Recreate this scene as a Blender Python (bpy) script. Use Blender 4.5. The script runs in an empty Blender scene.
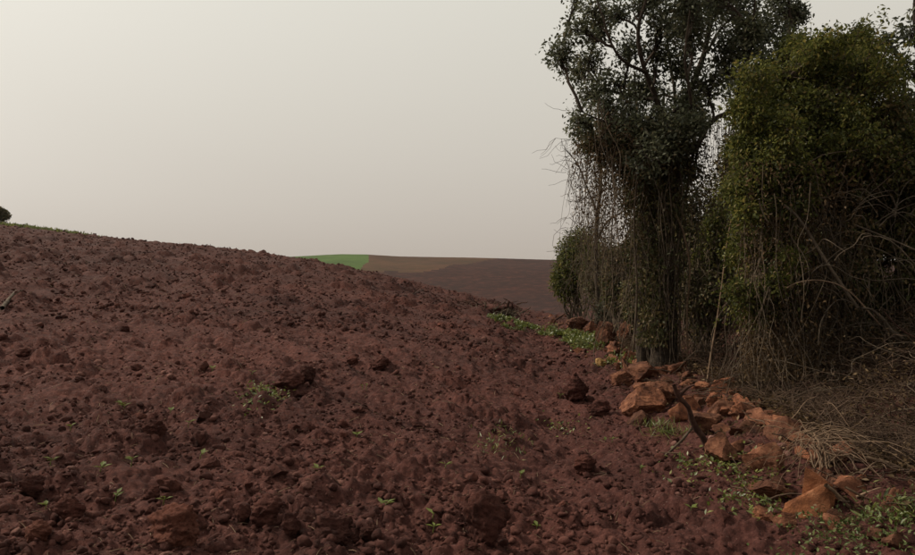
import bpy, bmesh, math
import numpy as np
R = math.radians
rng = np.random.default_rng(11)

# ------------------------------------------------------------------ camera, sky, sun, exposure
scene = bpy.context.scene
F = 718.0                      # focal length in photograph pixels (915 x 555)
CAMZ = 1.5
cam_data = bpy.data.cameras.new('camera')
cam_data.sensor_width = 36.0
cam_data.lens = 36.0 * F / 915.0
cam_data.clip_start = 0.05
cam_data.clip_end = 6000.0
cam = bpy.data.objects.new('camera', cam_data)
scene.collection.objects.link(cam)
cam.location = (0, 0, CAMZ)
cam.rotation_euler = (R(90), 0, 0)
scene.camera = cam

SUN_AZ, SUN_EL = -70.0, 38.0   # degrees, azimuth from the view direction (+Y), negative = left
world = bpy.data.worlds.new('World')
scene.world = world
world.use_nodes = True
wn, wl = world.node_tree.nodes, world.node_tree.links
wn.clear()
w_out = wn.new('ShaderNodeOutputWorld')
w_bg = wn.new('ShaderNodeBackground')
w_sky = wn.new('ShaderNodeTexSky')
w_sky.sky_type = 'NISHITA'
w_sky.sun_disc = False
w_sky.sun_elevation = R(SUN_EL)
w_sky.sun_rotation = R(SUN_AZ)
w_sky.air_density = 1.0
w_sky.dust_density = 6.0
w_sky.ozone_density = 1.0
w_hsv = wn.new('ShaderNodeHueSaturation')
w_hsv.inputs['Saturation'].default_value = 0.12
w_mix = wn.new('ShaderNodeMix')
w_mix.data_type = 'RGBA'
w_mix.inputs[0].default_value = 0.75          # dust veil over the clear sky
w_tc = wn.new('ShaderNodeTexCoord')
w_sep = wn.new('ShaderNodeSeparateXYZ')
w_ramp = wn.new('ShaderNodeValToRGB')          # the veil thins and brightens with height
w_mul = wn.new('ShaderNodeVectorMath'); w_mul.operation = 'SCALE'; w_mul.inputs['Scale'].default_value = 10.0
el = w_ramp.color_ramp.elements
el.new(.5)
for e, (p, c) in zip(el, [(0.0, (.605, .53, .462)), (.21, (.72, .67, .58)), (.40, (.84, .81, .71))]):
    e.position = p; e.color = (*c, 1)
wl.new(w_tc.outputs['Generated'], w_sep.inputs[0])
wl.new(w_sep.outputs['Z'], w_ramp.inputs[0])
wl.new(w_ramp.outputs[0], w_mul.inputs[0])
# dust scatters light forward: the veil is brighter towards the sun
w_dot = wn.new('ShaderNodeVectorMath'); w_dot.operation = 'DOT_PRODUCT'
w_dot.inputs[1].default_value = (math.sin(R(SUN_AZ)) * math.cos(R(SUN_EL)), math.cos(R(SUN_AZ)) * math.cos(R(SUN_EL)), math.sin(R(SUN_EL)))
w_max = wn.new('ShaderNodeMath'); w_max.operation = 'MAXIMUM'; w_max.inputs[1].default_value = 0.0
w_pow = wn.new('ShaderNodeMath'); w_pow.operation = 'POWER'; w_pow.inputs[1].default_value = 3.0
w_glow = wn.new('ShaderNodeVectorMath'); w_glow.operation = 'SCALE'; w_glow.inputs[0].default_value = (1.5, 1.4, 1.1)
w_add = wn.new('ShaderNodeVectorMath'); w_add.operation = 'ADD'
wl.new(w_tc.outputs['Generated'], w_dot.inputs[0]); wl.new(w_dot.outputs['Value'], w_max.inputs[0])
wl.new(w_max.outputs[0], w_pow.inputs[0]); wl.new(w_pow.outputs[0], w_glow.inputs['Scale'])
wl.new(w_mul.outputs[0], w_add.inputs[0]); wl.new(w_glow.outputs[0], w_add.inputs[1])
wl.new(w_add.outputs[0], w_mix.inputs[7])
wl.new(w_sky.outputs[0], w_hsv.inputs['Color'])
wl.new(w_hsv.outputs[0], w_mix.inputs[6])
wl.new(w_mix.outputs[2], w_bg.inputs['Color'])
w_bg.inputs['Strength'].default_value = 0.10
wl.new(w_bg.outputs[0], w_out.inputs['Surface'])

sun_data = bpy.data.lights.new('sun', 'SUN')
sun_data.energy = 3.6
sun_data.angle = R(4)
sun_data.color = (1.0, 0.88, 0.72)
sun = bpy.data.objects.new('sun', sun_data)
scene.collection.objects.link(sun)
sun.rotation_euler = (R(90 - SUN_EL), 0, R(180 - SUN_AZ))

scene.view_settings.view_transform = 'Standard'
scene.view_settings.look = 'None'
scene.view_settings.exposure = 0.0
scene.view_settings.gamma = 1.0
scene.render.engine = 'CYCLES'
scene.cycles.use_denoising = True
scene.cycles.sample_clamp_indirect = 2.0
scene.cycles.max_bounces = 6
scene.cycles.transparent_max_bounces = 6
scene.cycles.volume_bounces = 1

# ------------------------------------------------------------------ numeric helpers
def sstep(a, b, x):
    t = np.clip((x - a) / (b - a), 0, 1)
    return t * t * (3 - 2 * t)

def hash2(ix, iy, s):
    h = (ix.astype(np.int64) * 374761393 + iy.astype(np.int64) * 668265263 + s * 974634777) & 0xffffffff
    h = ((h ^ (h >> 13)) * 1274126177) & 0xffffffff
    h = h ^ (h >> 16)
    return (h & 0xffffff) / float(0x1000000)

def perlin(x, y, s=0):
    ix, iy = np.floor(x), np.floor(y)
    fx, fy = x - ix, y - iy
    ux, uy = fx * fx * (3 - 2 * fx), fy * fy * (3 - 2 * fy)
    def g(dx, dy):
        a = hash2(ix + dx, iy + dy, s) * 2 * math.pi
        return np.cos(a) * (fx - dx) + np.sin(a) * (fy - dy)
    a = g(0, 0) * (1 - ux) + g(1, 0) * ux
    b = g(0, 1) * (1 - ux) + g(1, 1) * ux
    return (a * (1 - uy) + b * uy) * 1.4

def domes(x, y, cell, s=0):
    """rounded lumps of random height, one per cell"""
    x, y = x / cell, y / cell
    ix, iy = np.floor(x), np.floor(y)
    out = np.zeros_like(x)
    for dx in (-1, 0, 1):
        for dy in (-1, 0, 1):
            cx = ix + dx + 0.1 + 0.8 * hash2(ix + dx, iy + dy, s)
            cy = iy + dy + 0.1 + 0.8 * hash2(ix + dx, iy + dy, s + 1)
            rr = 0.25 + 0.5 * hash2(ix + dx, iy + dy, s + 2) ** 2
            d2 = ((x - cx) ** 2 + (y - cy) ** 2) / rr ** 2
            out = np.maximum(out, np.sqrt(np.clip(1 - d2, 0, None)) * rr * (0.4 + 0.9 * hash2(ix + dx, iy + dy, s + 3)))
    return out * cell

# ------------------------------------------------------------------ terrain
TH = np.array([-180, -135, -90, -60, -45, -32.5, -29.6, -26.5, -23.2, -19.7, -16.1, -13.1, -9.3, -6.9, -4.8, -2.2, .6, 3.9, 7.3, 11.2, 20, 40, 90, 135, 180.])
VC = np.array([-.03, .0, .07, .09, .085, .0745, .0648, .0564, .048, .0425, .0340, .0264, .0138, .0054, -.0035, -.0155, -.026, -.0425, -.0564, -.05, -.035, -.03, -.03, -.03, -.03])
DC = np.array([50, 60, 70, 75, 72, 65, 63, 60, 56, 52, 48, 45, 41, 38, 36, 33, 31, 31, 31, 34, 45, 50, 50, 50, 50.])
TT = np.linspace(-180, 180, 3601)
def _smooth(v, w):
    k = np.hanning(w); k /= k.sum()
    n = w
    vv = np.concatenate([v[-n - 1:-1], v, v[1:n + 1]])
    return np.convolve(vv, k, 'same')[n:-n]
VCT = _smooth(np.interp(TT, TH, VC), 41)
DCT = _smooth(np.interp(TT, TH, DC), 61)
AT = VCT * np.where(np.abs(TT) < 70, np.cos(np.radians(TT)), .4) + 1.176 * CAMZ / DCT
AT = _smooth(AT, 31)
FT = np.array([-180, -60, -13, -9.3, -7.3, -4.6, -.6, 3.4, 7.3, 20, 60, 180.])
FV = np.array([.01, .02, .0285, .0325, .0325, .0298, .0285, .0272, .0258, .024, .02, .01])

def row_x(y):
    return 2.42 + 0.020 * (y - 5) + 0.08 * np.sin(y * 0.9)

def bank(x, y):
    t = x - row_x(y)
    m = 1 - sstep(21, 29, y)
    return m * (.20 * np.exp(-((t - .1) / .45) ** 2) + .24 * sstep(-.2, 1.0, t) + .40 * sstep(.7, 3.2, t))

def zs(x, y):
    x = np.asarray(x, float); y = np.asarray(y, float)
    r = np.hypot(x, y) + 1e-6
    th = np.degrees(np.arctan2(x, y))
    A = np.interp(th, TT, AT); D = np.interp(th, TT, DCT)
    r0 = .7 * D
    near = A * r - CAMZ / (.51 * D * D) * np.clip(r - r0, 0, None) ** 2
    zc = np.interp(th, FT, FV) * np.where(np.abs(th) < 60, np.cos(np.radians(th)), .5) * 265 + CAMZ
    far = -7 + (zc + 7) * sstep(70, 330, r) / sstep(70, 330, 265.0)
    far = np.where(r > 265, zc + (r - 265) * 0.01 * np.clip(1 - (r - 265) / 60, -1.2, 1) - .00002 * (r - 265) ** 2, far)
    far = far + perlin(x / 60, y / 60, 5) * .8 * sstep(60, 120, r)
    far = np.maximum(far, -12)
    near = np.maximum(near, -40)
    z = .5 * (near + far + np.sqrt((near - far) ** 2 + 1.0))
    return z + bank(x, y)

def micro(x, y):
    r = np.hypot(x, y)
    t = x - row_x(y)
    field = 1 - .65 * sstep(-.2, .5, t) * (1 - sstep(24, 30, y))
    wx = x + .25 * perlin(x * .5, y * .5, 31); wy = y + .25 * perlin(x * .5, y * .5, 32)
    ph = (wx * .81 + wy * .58) / .70
    fur = np.sin(ph * 2 * math.pi) * .055 * (.5 + .5 * perlin(x * .35, y * .35, 33))
    h = .034 * perlin(x * .7, y * .7, 1) + .026 * perlin(x * 2.1, y * 2.1, 2) + fur * .8
    n1 = perlin(x * 5, y * 5, 3); n2 = perlin(x * 11, y * 11, 4); n3 = perlin(x * 26, y * 26, 6)
    f1 = 1 - sstep(40, 70, r); f2 = 1 - sstep(18, 40, r); f3 = 1 - sstep(9, 20, r)
    rd = lambda v: .5 - np.abs(v)                       # creased lumps
    h = h + f1 * (.042 * rd(n1)) + f2 * .026 * rd(n2) + f3 * .012 * rd(n3)
    h = h + f1 * .030 * rd(perlin(x * 3.1 + n1 * .3, y * 3.1, 12))
    patch = sstep(-.15, .35, perlin(x * .8, y * .8, 9))
    h = h + f1 * .50 * domes(x + .05 * n2, y + .05 * n3, .24, 50) * (.25 + .75 * patch)
    h = h + sstep(9, 20, r) * (1 - sstep(60, 90, r)) * .55 * domes(x + .1 * n1, y + .1 * n1, .5, 80) * (.3 + .7 * patch)
    h = h + f2 * .5 * domes(x + .025 * n3, y + .025 * n2, .11, 60) * (.5 + .5 * patch)
    h = h + f3 * .45 * domes(x, y, .05, 70)
    return h * field * (1 - .6 * sstep(80, 200, r)) - .05

def zg(x, y):
    return zs(x, y) + micro(np.asarray(x, float), np.asarray(y, float))

def at(px, py, Y):
    return np.array([(px - 457.5) / F * Y, Y, CAMZ + (277.5 - py) / F * Y])

_Y = 2.0 * 1.0025 ** np.arange(2100)
def ground_at(px, py):
    u, v = (px - 457.5) / F, (277.5 - py) / F
    z = zs(u * _Y, _Y)
    hit = np.nonzero(CAMZ + v * _Y < z)[0]
    Y = _Y[hit[0]] if len(hit) else 60.0
    return np.array([u * Y, Y, float(z[hit[0]]) if len(hit) else 0.0])

# ------------------------------------------------------------------ mesh helpers
col = scene.collection
class Acc:
    """collects vertex / face arrays, then builds one mesh object"""
    def __init__(s): s.v, s.f, s.n = [], [], 0
    def add(s, v, f):
        v = np.asarray(v, float).reshape(-1, 3)
        s.v.append(v); s.f.append(np.asarray(f, np.int64) + s.n); s.n += len(v)
    def mesh(s, name, origin=(0, 0, 0), smooth=False):
        v = np.concatenate(s.v) - np.asarray(origin)
        me = bpy.data.meshes.new(name)
        me.vertices.add(len(v)); me.vertices.foreach_set('co', v.astype(np.float32).ravel())
        tot = [np.full(len(f), f.shape[1]) for f in s.f]
        tot = np.concatenate(tot); idx = np.concatenate([f.ravel() for f in s.f])
        me.loops.add(len(idx)); me.loops.foreach_set('vertex_index', idx.astype(np.int32))
        me.polygons.add(len(tot))
        st = np.concatenate([[0], np.cumsum(tot)[:-1]])
        me.polygons.foreach_set('loop_start', st.astype(np.int32))
        me.polygons.foreach_set('loop_total', tot.astype(np.int32))
        if smooth: me.polygons.foreach_set('use_smooth', np.ones(len(tot), bool))
        me.update(calc_edges=True)
        return me

def link(name, me, mat, parent=None, loc=(0, 0, 0)):
    o = bpy.data.objects.new(name, me)
    if mat and not me.materials: me.materials.append(mat)
    col.objects.link(o); o.parent = parent; o.location = loc
    return o

def tag(o, label=None, cat=None, group=None, kind=None):
    if label: o['label'] = label
    if cat: o['category'] = cat
    if group: o['group'] = group
    if kind: o['kind'] = kind
    return o

def thing(name, loc, label, cat, group=None):
    o = bpy.data.objects.new(name, None); o.empty_display_size = .2
    col.objects.link(o); o.location = loc
    return tag(o, label, cat, group)

def part(name, acc, mat, parent, smooth=False, kind=None):
    base = parent.location
    return tag(link(name, acc.mesh(name, base, smooth), mat, parent), kind=kind)

def norm(a):
    return a / (np.linalg.norm(a, axis=-1, keepdims=True) + 1e-9)

def tubes(P, Rad, sides=4):
    """P (N,K,3), Rad (N,K) -> vertices, quads of N open tubes"""
    N, K, _ = P.shape
    T = norm(np.gradient(P, axis=1))
    ref = np.where(np.abs(T[..., 2:3]) < .85, np.array([0, 0, 1.]), np.array([1., 0, 0]))
    A = norm(np.cross(T, ref)); B = np.cross(T, A)
    a = np.arange(sides) / sides * 2 * math.pi
    V = P[:, :, None] + Rad[:, :, None, None] * (A[:, :, None] * np.cos(a)[:, None] + B[:, :, None] * np.sin(a)[:, None])
    i = np.arange(N)[:, None, None] * K * sides; k = np.arange(K - 1)[None, :, None] * sides
    s = np.arange(sides)[None, None, :]; s2 = (s + 1) % sides
    q = np.stack([i + k + s, i + k + s2, i + k + sides + s2, i + k + sides + s], -1).reshape(-1, 4)
    return V.reshape(-1, 3), q

def leaves(P, D, Nn, L, W):
    """N folded pointed leaves (2 triangles each): base P, direction D, normal Nn"""
    D = norm(D); S = norm(np.cross(D, Nn)); U = np.cross(S, D)
    L = np.broadcast_to(np.asarray(L, float), (len(P),))[:, None]; W = np.broadcast_to(np.asarray(W, float), (len(P),))[:, None]
    m = P + D * L * .45
    V = np.stack([P, m - S * W * .5 + U * W * .2, P + D * L, m + S * W * .5 + U * W * .2], 1)
    i = np.arange(len(P))[:, None] * 4
    return V.reshape(-1, 3), np.concatenate([i + [0, 1, 2], i + [0, 2, 3]], 0)

def rdir(n):
    return norm(rng.normal(size=(n, 3)))

def resample(pts, K):
    pts = np.asarray(pts, float)
    # Catmull-Rom through the points
    p = np.vstack([2 * pts[0] - pts[1], pts, 2 * pts[-1] - pts[-2]])
    t = np.linspace(0, len(pts) - 1 - 1e-6, K); i = t.astype(int); f = (t - i)[:, None]
    a, b, c, d = p[i], p[i + 1], p[i + 2], p[i + 3]
    return .5 * (2 * b + (c - a) * f + (2 * a - 5 * b + 4 * c - d) * f ** 2 + (3 * b - a - 3 * c + d) * f ** 3)

def limb(pts, r0, r1, K=14, sides=8, rough=.06):
    P = resample(pts, K)[None]
    rad = (np.linspace(0, 1, K) ** .8 * (r1 - r0) + r0)[None]
    V, q = tubes(P, rad, sides)
    c = np.repeat(P[0], sides, 0)
    V = c + (V - c) * (1 + rng.normal(size=(len(V), 1)) * rough)
    return V, q

def wiggle(P0, P1, K, amp, sag=0.0):
    """N wandering lines from P0 to P1"""
    N = len(P0); t = np.linspace(0, 1, K)[None, :, None]
    L = np.linalg.norm(P1 - P0, axis=-1)[:, None, None]
    n = np.zeros((N, K, 3))
    for f in (1, 2, 3.3):
        ph = rng.uniform(0, 6.28, (N, 1, 3)); n += np.sin(t * f * math.pi + ph) * rng.normal(size=(N, 1, 3)) / f
    n *= np.sin(t * math.pi) ** .6
    P = P0[:, None] * (1 - t) + P1[:, None] * t + n * amp * L
    P[:, :, 2] -= (4 * t * (1 - t))[..., 0] * sag * L[..., 0]
    return P

# ------------------------------------------------------------------ materials
def mat(name):
    m = bpy.data.materials.new(name); m.use_nodes = True
    n, l = m.node_tree.nodes, m.node_tree.links; n.clear()
    out = n.new('ShaderNodeOutputMaterial')
    return m, n, l, out

def ramp(n, stops):
    r = n.new('ShaderNodeValToRGB'); e = r.color_ramp.elements
    while len(e) < len(stops): e.new(.5)
    for k, (p, c) in enumerate(stops): e[k].position = p; e[k].color = (*c, 1)
    return r

def noise(n, l, scale, detail=5, rough=.6, coord=None):
    t = n.new('ShaderNodeTexNoise'); t.inputs['Scale'].default_value = scale
    t.inputs['Detail'].default_value = detail; t.inputs['Roughness'].default_value = rough
    if coord: l.new(coord, t.inputs['Vector'])
    return t

def mix(n, l, fac, a, b, mode='MIX'):
    m = n.new('ShaderNodeMix'); m.data_type = 'RGBA'; m.blend_type = mode
    if isinstance(fac, (int, float)): m.inputs[0].default_value = fac
    else: l.new(fac, m.inputs[0])
    for s, i in ((a, 6), (b, 7)):
        if isinstance(s, tuple): m.inputs[i].default_value = (*s, 1)
        else: l.new(s, m.inputs[i])
    return m.outputs[2]

def earth(name, dark, mid, light, speck=None, big=.35, fine=9, bump=.5, bscale=28, per_object=0.0, rough=.95, per_island=False, far_tone=None):
    m, n, l, out = mat(name)
    g = n.new('ShaderNodeNewGeometry'); P = g.outputs['Position']
    a = noise(n, l, big, 10, .72, P); b = noise(n, l, fine, 8, .7, P)
    r1 = ramp(n, [(.30, dark), (.52, mid), (.72, light)])
    l.new(b.outputs[0], r1.inputs[0])
    r2 = ramp(n, [(.3, (.55, .55, .58)), (.7, (1.36, 1.32, 1.28))])
    l.new(a.outputs[0], r2.inputs[0])
    c = mix(n, l, 1.0, r1.outputs[0], r2.outputs[0], 'MULTIPLY')
    if per_object:
        oi = n.new('ShaderNodeObjectInfo')
        r3 = ramp(n, [(0, (1 - per_object,) * 3), (.5, (1, 1, 1)), (1, (1 + per_object, 1 + per_object * .8, 1 + per_object * .6))])
        l.new(oi.outputs['Random'], r3.inputs[0])
        c = mix(n, l, 1.0, c, r3.outputs[0], 'MULTIPLY')
    if far_tone:                                            # soil colour multiplied darker further up the field, with a ragged border
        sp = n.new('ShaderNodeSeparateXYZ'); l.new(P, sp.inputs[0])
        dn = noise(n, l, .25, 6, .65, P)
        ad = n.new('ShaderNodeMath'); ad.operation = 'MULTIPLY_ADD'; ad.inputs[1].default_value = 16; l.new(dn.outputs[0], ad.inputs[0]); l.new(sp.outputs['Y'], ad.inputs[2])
        mr = n.new('ShaderNodeMapRange'); mr.inputs[1].default_value = far_tone[0] + 8; mr.inputs[2].default_value = far_tone[1] + 8; l.new(ad.outputs[0], mr.inputs[0])
        dc = mix(n, l, mr.outputs[0], (1, 1, 1), far_tone[2]); c = mix(n, l, 1.0, c, dc, 'MULTIPLY')
    if per_island:
        r4 = ramp(n, [(0, (.65, .62, .62)), (.7, (1.15, 1.15, 1.15)), (.93, (1.5, 1.6, 1.6)), (1, (2.3, 3.0, 3.1))])
        l.new(g.outputs['Random Per Island'], r4.inputs[0])
        c = mix(n, l, 1.0, c, r4.outputs[0], 'MULTIPLY')
    if speck:
        s = noise(n, l, speck[0], 2, .5, P)
        rs = ramp(n, [(speck[1], (0, 0, 0)), (speck[1] + .03, (1, 1, 1))])
        l.new(s.outputs[0], rs.inputs[0])
        c = mix(n, l, rs.outputs[0], c, speck[2])
    p = n.new('ShaderNodeBsdfPrincipled'); p.inputs['Roughness'].default_value = rough
    p.inputs['Specular IOR Level'].default_value = .15
    l.new(c, p.inputs['Base Color'])
    bn = noise(n, l, bscale, 8, .75, P)
    bp = n.new('ShaderNodeBump'); bp.inputs['Strength'].default_value = bump; bp.inputs['Distance'].default_value = .03
    l.new(bn.outputs[0], bp.inputs['Height']); l.new(bp.outputs[0], p.inputs['Normal'])
    l.new(p.outputs[0], out.inputs[0])
    return m

def leafmat(name, stops, trans=.3, gloss=.05):
    m, n, l, out = mat(name)
    g = n.new('ShaderNodeNewGeometry')
    r = ramp(n, stops); l.new(g.outputs['Random Per Island'], r.inputs[0])
    a = noise(n, l, 1.3, 3, .6, g.outputs['Position'])
    r2 = ramp(n, [(.3, (.65, .68, .7)), (.7, (1.3, 1.25, 1.1))]); l.new(a.outputs[0], r2.inputs[0])
    c = mix(n, l, 1.0, r.outputs[0], r2.outputs[0], 'MULTIPLY')
    d = n.new('ShaderNodeBsdfDiffuse'); t = n.new('ShaderNodeBsdfTranslucent'); s = n.new('ShaderNodeBsdfGlossy')
    s.inputs['Roughness'].default_value = .45
    l.new(c, d.inputs[0]); l.new(c, t.inputs[0])
    m1 = n.new('ShaderNodeMixShader'); m1.inputs[0].default_value = trans
    m2 = n.new('ShaderNodeMixShader'); m2.inputs[0].default_value = gloss
    l.new(d.outputs[0], m1.inputs[1]); l.new(t.outputs[0], m1.inputs[2])
    l.new(m1.outputs[0], m2.inputs[1]); l.new(s.outputs[0], m2.inputs[2])
    l.new(m2.outputs[0], out.inputs[0])
    return m

M_soil = earth('red_soil', (.032, .0122, .0098), (.089, .0335, .0265), (.172, .074, .059), fine=22, bump=1.0, bscale=45, far_tone=(6, 20, (.68, .65, .62)), speck=(70, .70, (.23, .14, .12)))
M_clod = earth('soil_clod', (.036, .0135, .0105), (.086, .032, .0245), (.150, .064, .049), fine=18, per_object=.25, bscale=50, bump=1.0)
M_crumb = earth('soil_crumb', (.036, .0142, .0112), (.084, .0325, .0255), (.140, .062, .048), fine=20, per_island=True, far_tone=(6, 20, (.68, .65, .62)), bscale=60, bump=.8)
M_clod_red = earth('light_red_clod', (.060, .022, .015), (.135, .050, .034), (.22, .095, .066), fine=18, bscale=50, bump=1.0)  # lighter, redder tone than the other clods
M_far = earth('far_red_soil', (.011, .0034, .0023), (.030, .0090, .0062), (.066, .0225, .0155), big=.05, fine=.4)  # deeper, darker red than the soil of the near field
M_pasture = earth('stubble_field', (.032, .023, .008), (.060, .029, .014), (.085, .038, .022), big=.03, fine=.14)
M_green = earth('young_crop', (.034, .062, .013), (.046, .086, .016), (.066, .100, .026), big=.04, fine=.2)
M_rock = earth('laterite_stone', (.046, .020, .014), (.145, .060, .034), (.30, .145, .084), big=4, fine=11, bump=1.0, bscale=26, speck=(26, .72, (.060, .026, .020)), per_object=.5, rough=.85)
M_rock_bright = earth('bright_laterite', (.090, .034, .017), (.235, .090, .040), (.36, .165, .085), big=4, fine=11, bump=1.0, bscale=26, rough=.85)
M_rock2 = earth('ochre_stone', (.16, .09, .035), (.36, .23, .09), (.48, .34, .16), big=2.5, fine=6, per_object=.2, rough=.85)
M_bark = earth('bark', (.022, .016, .012), (.050, .038, .028), (.090, .072, .055), big=3, fine=14, bump=.8, bscale=24)
M_twig = earth('dry_twig', (.042, .030, .021), (.088, .067, .047), (.165, .130, .093), big=1.5, fine=7)
M_brush = earth('dead_brush', (.040, .026, .018), (.078, .051, .035), (.15, .100, .069), big=1.2, fine=5)
M_straw = earth('dead_stalk', (.085, .053, .034), (.175, .118, .077), (.31, .225, .155), big=2, fine=9)
M_log = earth('weathered_wood', (.030, .016, .012), (.060, .030, .022), (.11, .06, .042), big=3, fine=16)
M_leaf_dark = leafmat('tree_leaf', [(0, (.048, .054, .034)), (.5, (.078, .086, .052)), (.85, (.115, .120, .074)), (1, (.15, .135, .085))], .38, .02)
M_leaf_green = leafmat('climber_leaf', [(0, (.036, .043, .013)), (.5, (.076, .086, .023)), (.85, (.145, .145, .038)), (1, (.19, .145, .050))], .45, .01)
M_leaf_mix = leafmat('mixed_climber_leaf', [(0, (.042, .044, .020)), (.45, (.075, .078, .032)), (.7, (.115, .092, .044)), (1, (.15, .105, .056))], .3, .01)  # olive to brown mix of leaf tones
M_leaf_dry = leafmat('dead_leaf', [(0, (.036, .023, .014)), (.5, (.070, .047, .028)), (.9, (.12, .082, .05)), (1, (.22, .16, .11))], .25, .0)
M_weed = leafmat('weed_leaf', [(0, (.060, .080, .016)), (.6, (.115, .140, .026)), (1, (.21, .21, .060))], .35)
M_weed_pale = leafmat('pale_weed_leaf', [(0, (.040, .055, .016)), (.6, (.080, .100, .030)), (.9, (.16, .19, .080)), (1, (.22, .25, .13))], .3, .02)

# ------------------------------------------------------------------ ground
ths = np.concatenate([np.arange(-180, -41, 4.0), np.arange(-41, 45, .155), np.arange(46, 180.1, 4.0)])
ths[-1] = 180.0
rs = np.concatenate([[.0], np.geomspace(.4, 2.8, 16)[:-1], np.geomspace(2.8, 72, 540)[:-1], np.geomspace(72, 330, 84)[:-1], np.geomspace(330, 950, 14)])
TG, RG = np.meshgrid(np.radians(ths), rs)
GX, GY = RG * np.sin(TG), RG * np.cos(TG)
GZ = zg(GX, GY)
nr, nt = GX.shape
gv = np.stack([GX, GY, GZ], -1).reshape(-1, 3)
ii, jj = np.meshgrid(np.arange(nr - 1), np.arange(nt - 1), indexing='ij')
q = np.stack([ii * nt + jj, (ii + 1) * nt + jj, (ii + 1) * nt + jj + 1, ii * nt + jj + 1], -1)
qr = RG[:-1, :-1]; qt = np.degrees(TG[:-1, :-1])
wob = perlin(qr / 25, qt / 1.5, 77)
green = (qr > 175) & (qr < 300) & (qt < -7.5 + (qr - 215) * .014 + .5 * wob) & (qt > -40)
past = (qr > 200 + 8 * wob + np.clip(qt + 3, 0, 20) * 9) & (qr < 262) & ~green & (qt > -9) & (qt < 7)
def sub_mesh(mask, name, material):
    f = q[mask]; used = np.unique(f); remap = np.zeros(len(gv), int); remap[used] = np.arange(len(used))
    a = Acc(); a.add(gv[used], remap[f]); return link(name, a.mesh(name, smooth=True), material)
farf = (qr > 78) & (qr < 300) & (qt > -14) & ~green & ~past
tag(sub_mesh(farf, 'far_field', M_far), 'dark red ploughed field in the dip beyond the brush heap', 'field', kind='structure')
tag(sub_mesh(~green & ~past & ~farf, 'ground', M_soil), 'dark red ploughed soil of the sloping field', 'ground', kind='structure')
tag(sub_mesh(green, 'green_field', M_green), 'bright green crop field on the far hill', 'field', kind='structure')
tag(sub_mesh(past, 'stubble_field', M_pasture), 'brown stubble field with faint green on the far hill', 'field', kind='structure')

# ------------------------------------------------------------------ stones and clods
def ico(sub):
    bm = bmesh.new(); bmesh.ops.create_icosphere(bm, subdivisions=sub, radius=1)
    v = np.array([x.co[:] for x in bm.verts]); f = np.array([[x.index for x in p.verts] for p in bm.faces]); bm.free()
    return v, f
ICO = {k: ico(k) for k in (1, 2, 4, 5)}

def n3(p, s):  # cheap 3-D noise out of three 2-D slices
    return (perlin(p[:, 0], p[:, 1] + 7.3 * p[:, 2] * .3, s) + perlin(p[:, 1], p[:, 2], s + 1) + perlin(p[:, 2] + 3, p[:, 0], s + 2)) / 2

def stone(seed, sub=5, cuts=12, rough=.075, sharp=True):
    r = np.random.default_rng(seed)
    v, f = ICO[sub]; v = v.copy()
    if sharp:
        for _ in range(cuts):
            d = norm(r.normal(size=3)); o = r.uniform(.35, .80)
            s = v @ d; over = np.clip(s - o, 0, None); v = v - over[:, None] * d * .97
    else:
        for _ in range(5):
            d = norm(r.normal(size=3)); o = r.uniform(.5, .85)
            s = v @ d; over = np.clip(s - o, 0, None); v = v - over[:, None] * d * .8
        v = v * (1 + .30 * n3(v * 1.3 + r.uniform(0, 90), seed) + .16 * (.4 - np.abs(n3(v * 3.1 + seed * .7, seed + 21))) + .10 * (.4 - np.abs(n3(v * 7.3, seed + 31))))[:, None]
    v = v * (1 + rough * n3(v * 2.6 + seed, seed + 3) * 1.6 + rough * .9 * n3(v * 8 + seed, seed + 9) + rough * .5 * (.4 - np.abs(n3(v * 5.5 + 3, seed + 15))) * 2 + rough * .4 * n3(v * 17, seed + 5))[:, None]
    lo, hi = v.min(0), v.max(0)
    return (v - (lo + hi) / 2) / (hi - lo), f            # unit bounding box, centred

def put_stone(name, box, label, cat, material, seed, tilt=0, rotz=0, depth=.85, sharp=True, cuts=12, rough=.075, group=None, sink=.22, sub=5):
    x0, x1, y0, y1 = box
    c = ground_at((x0 + x1) / 2, y1 - .12 * (y1 - y0))
    Y = c[1]; w = (x1 - x0) / F * Y; h = (y1 - y0) / F * Y
    gx, gy = np.meshgrid(np.linspace(-.5, .5, 9) * w + c[0], np.linspace(-.2, .8, 9) * w * depth + c[1])
    c[2] = float(np.percentile(zg(gx, gy), 55))
    v, f = stone(seed, sub, cuts, rough, sharp)
    ca, sa = math.cos(rotz), math.sin(rotz)
    v = v @ np.array([[ca, sa, 0], [-sa, ca, 0], [0, 0, 1]])
    ct, st = math.cos(tilt), math.sin(tilt)
    v = v @ np.array([[ct, 0, st], [0, 1, 0], [-st, 0, ct]])
    v = v / (v.max(0) - v.min(0))
    v = v * np.array([w, w * depth, h * (1 + sink)]); v[:, 2] += h * (1 + sink) * .5 - h * sink
    a = Acc(); a.add(v, f)
    o = link(name, a.mesh(name, smooth=not sharp), material)
    me = o.data
    if sharp:
        me.polygons.foreach_set('use_smooth', np.ones(len(me.polygons), bool)); 
        try: me.set_sharp_from_angle(angle=R(28))
        except Exception: pass
    o.location = (c[0], c[1] + w * depth * .35, c[2])
    return tag(o, label, cat, group)

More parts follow.
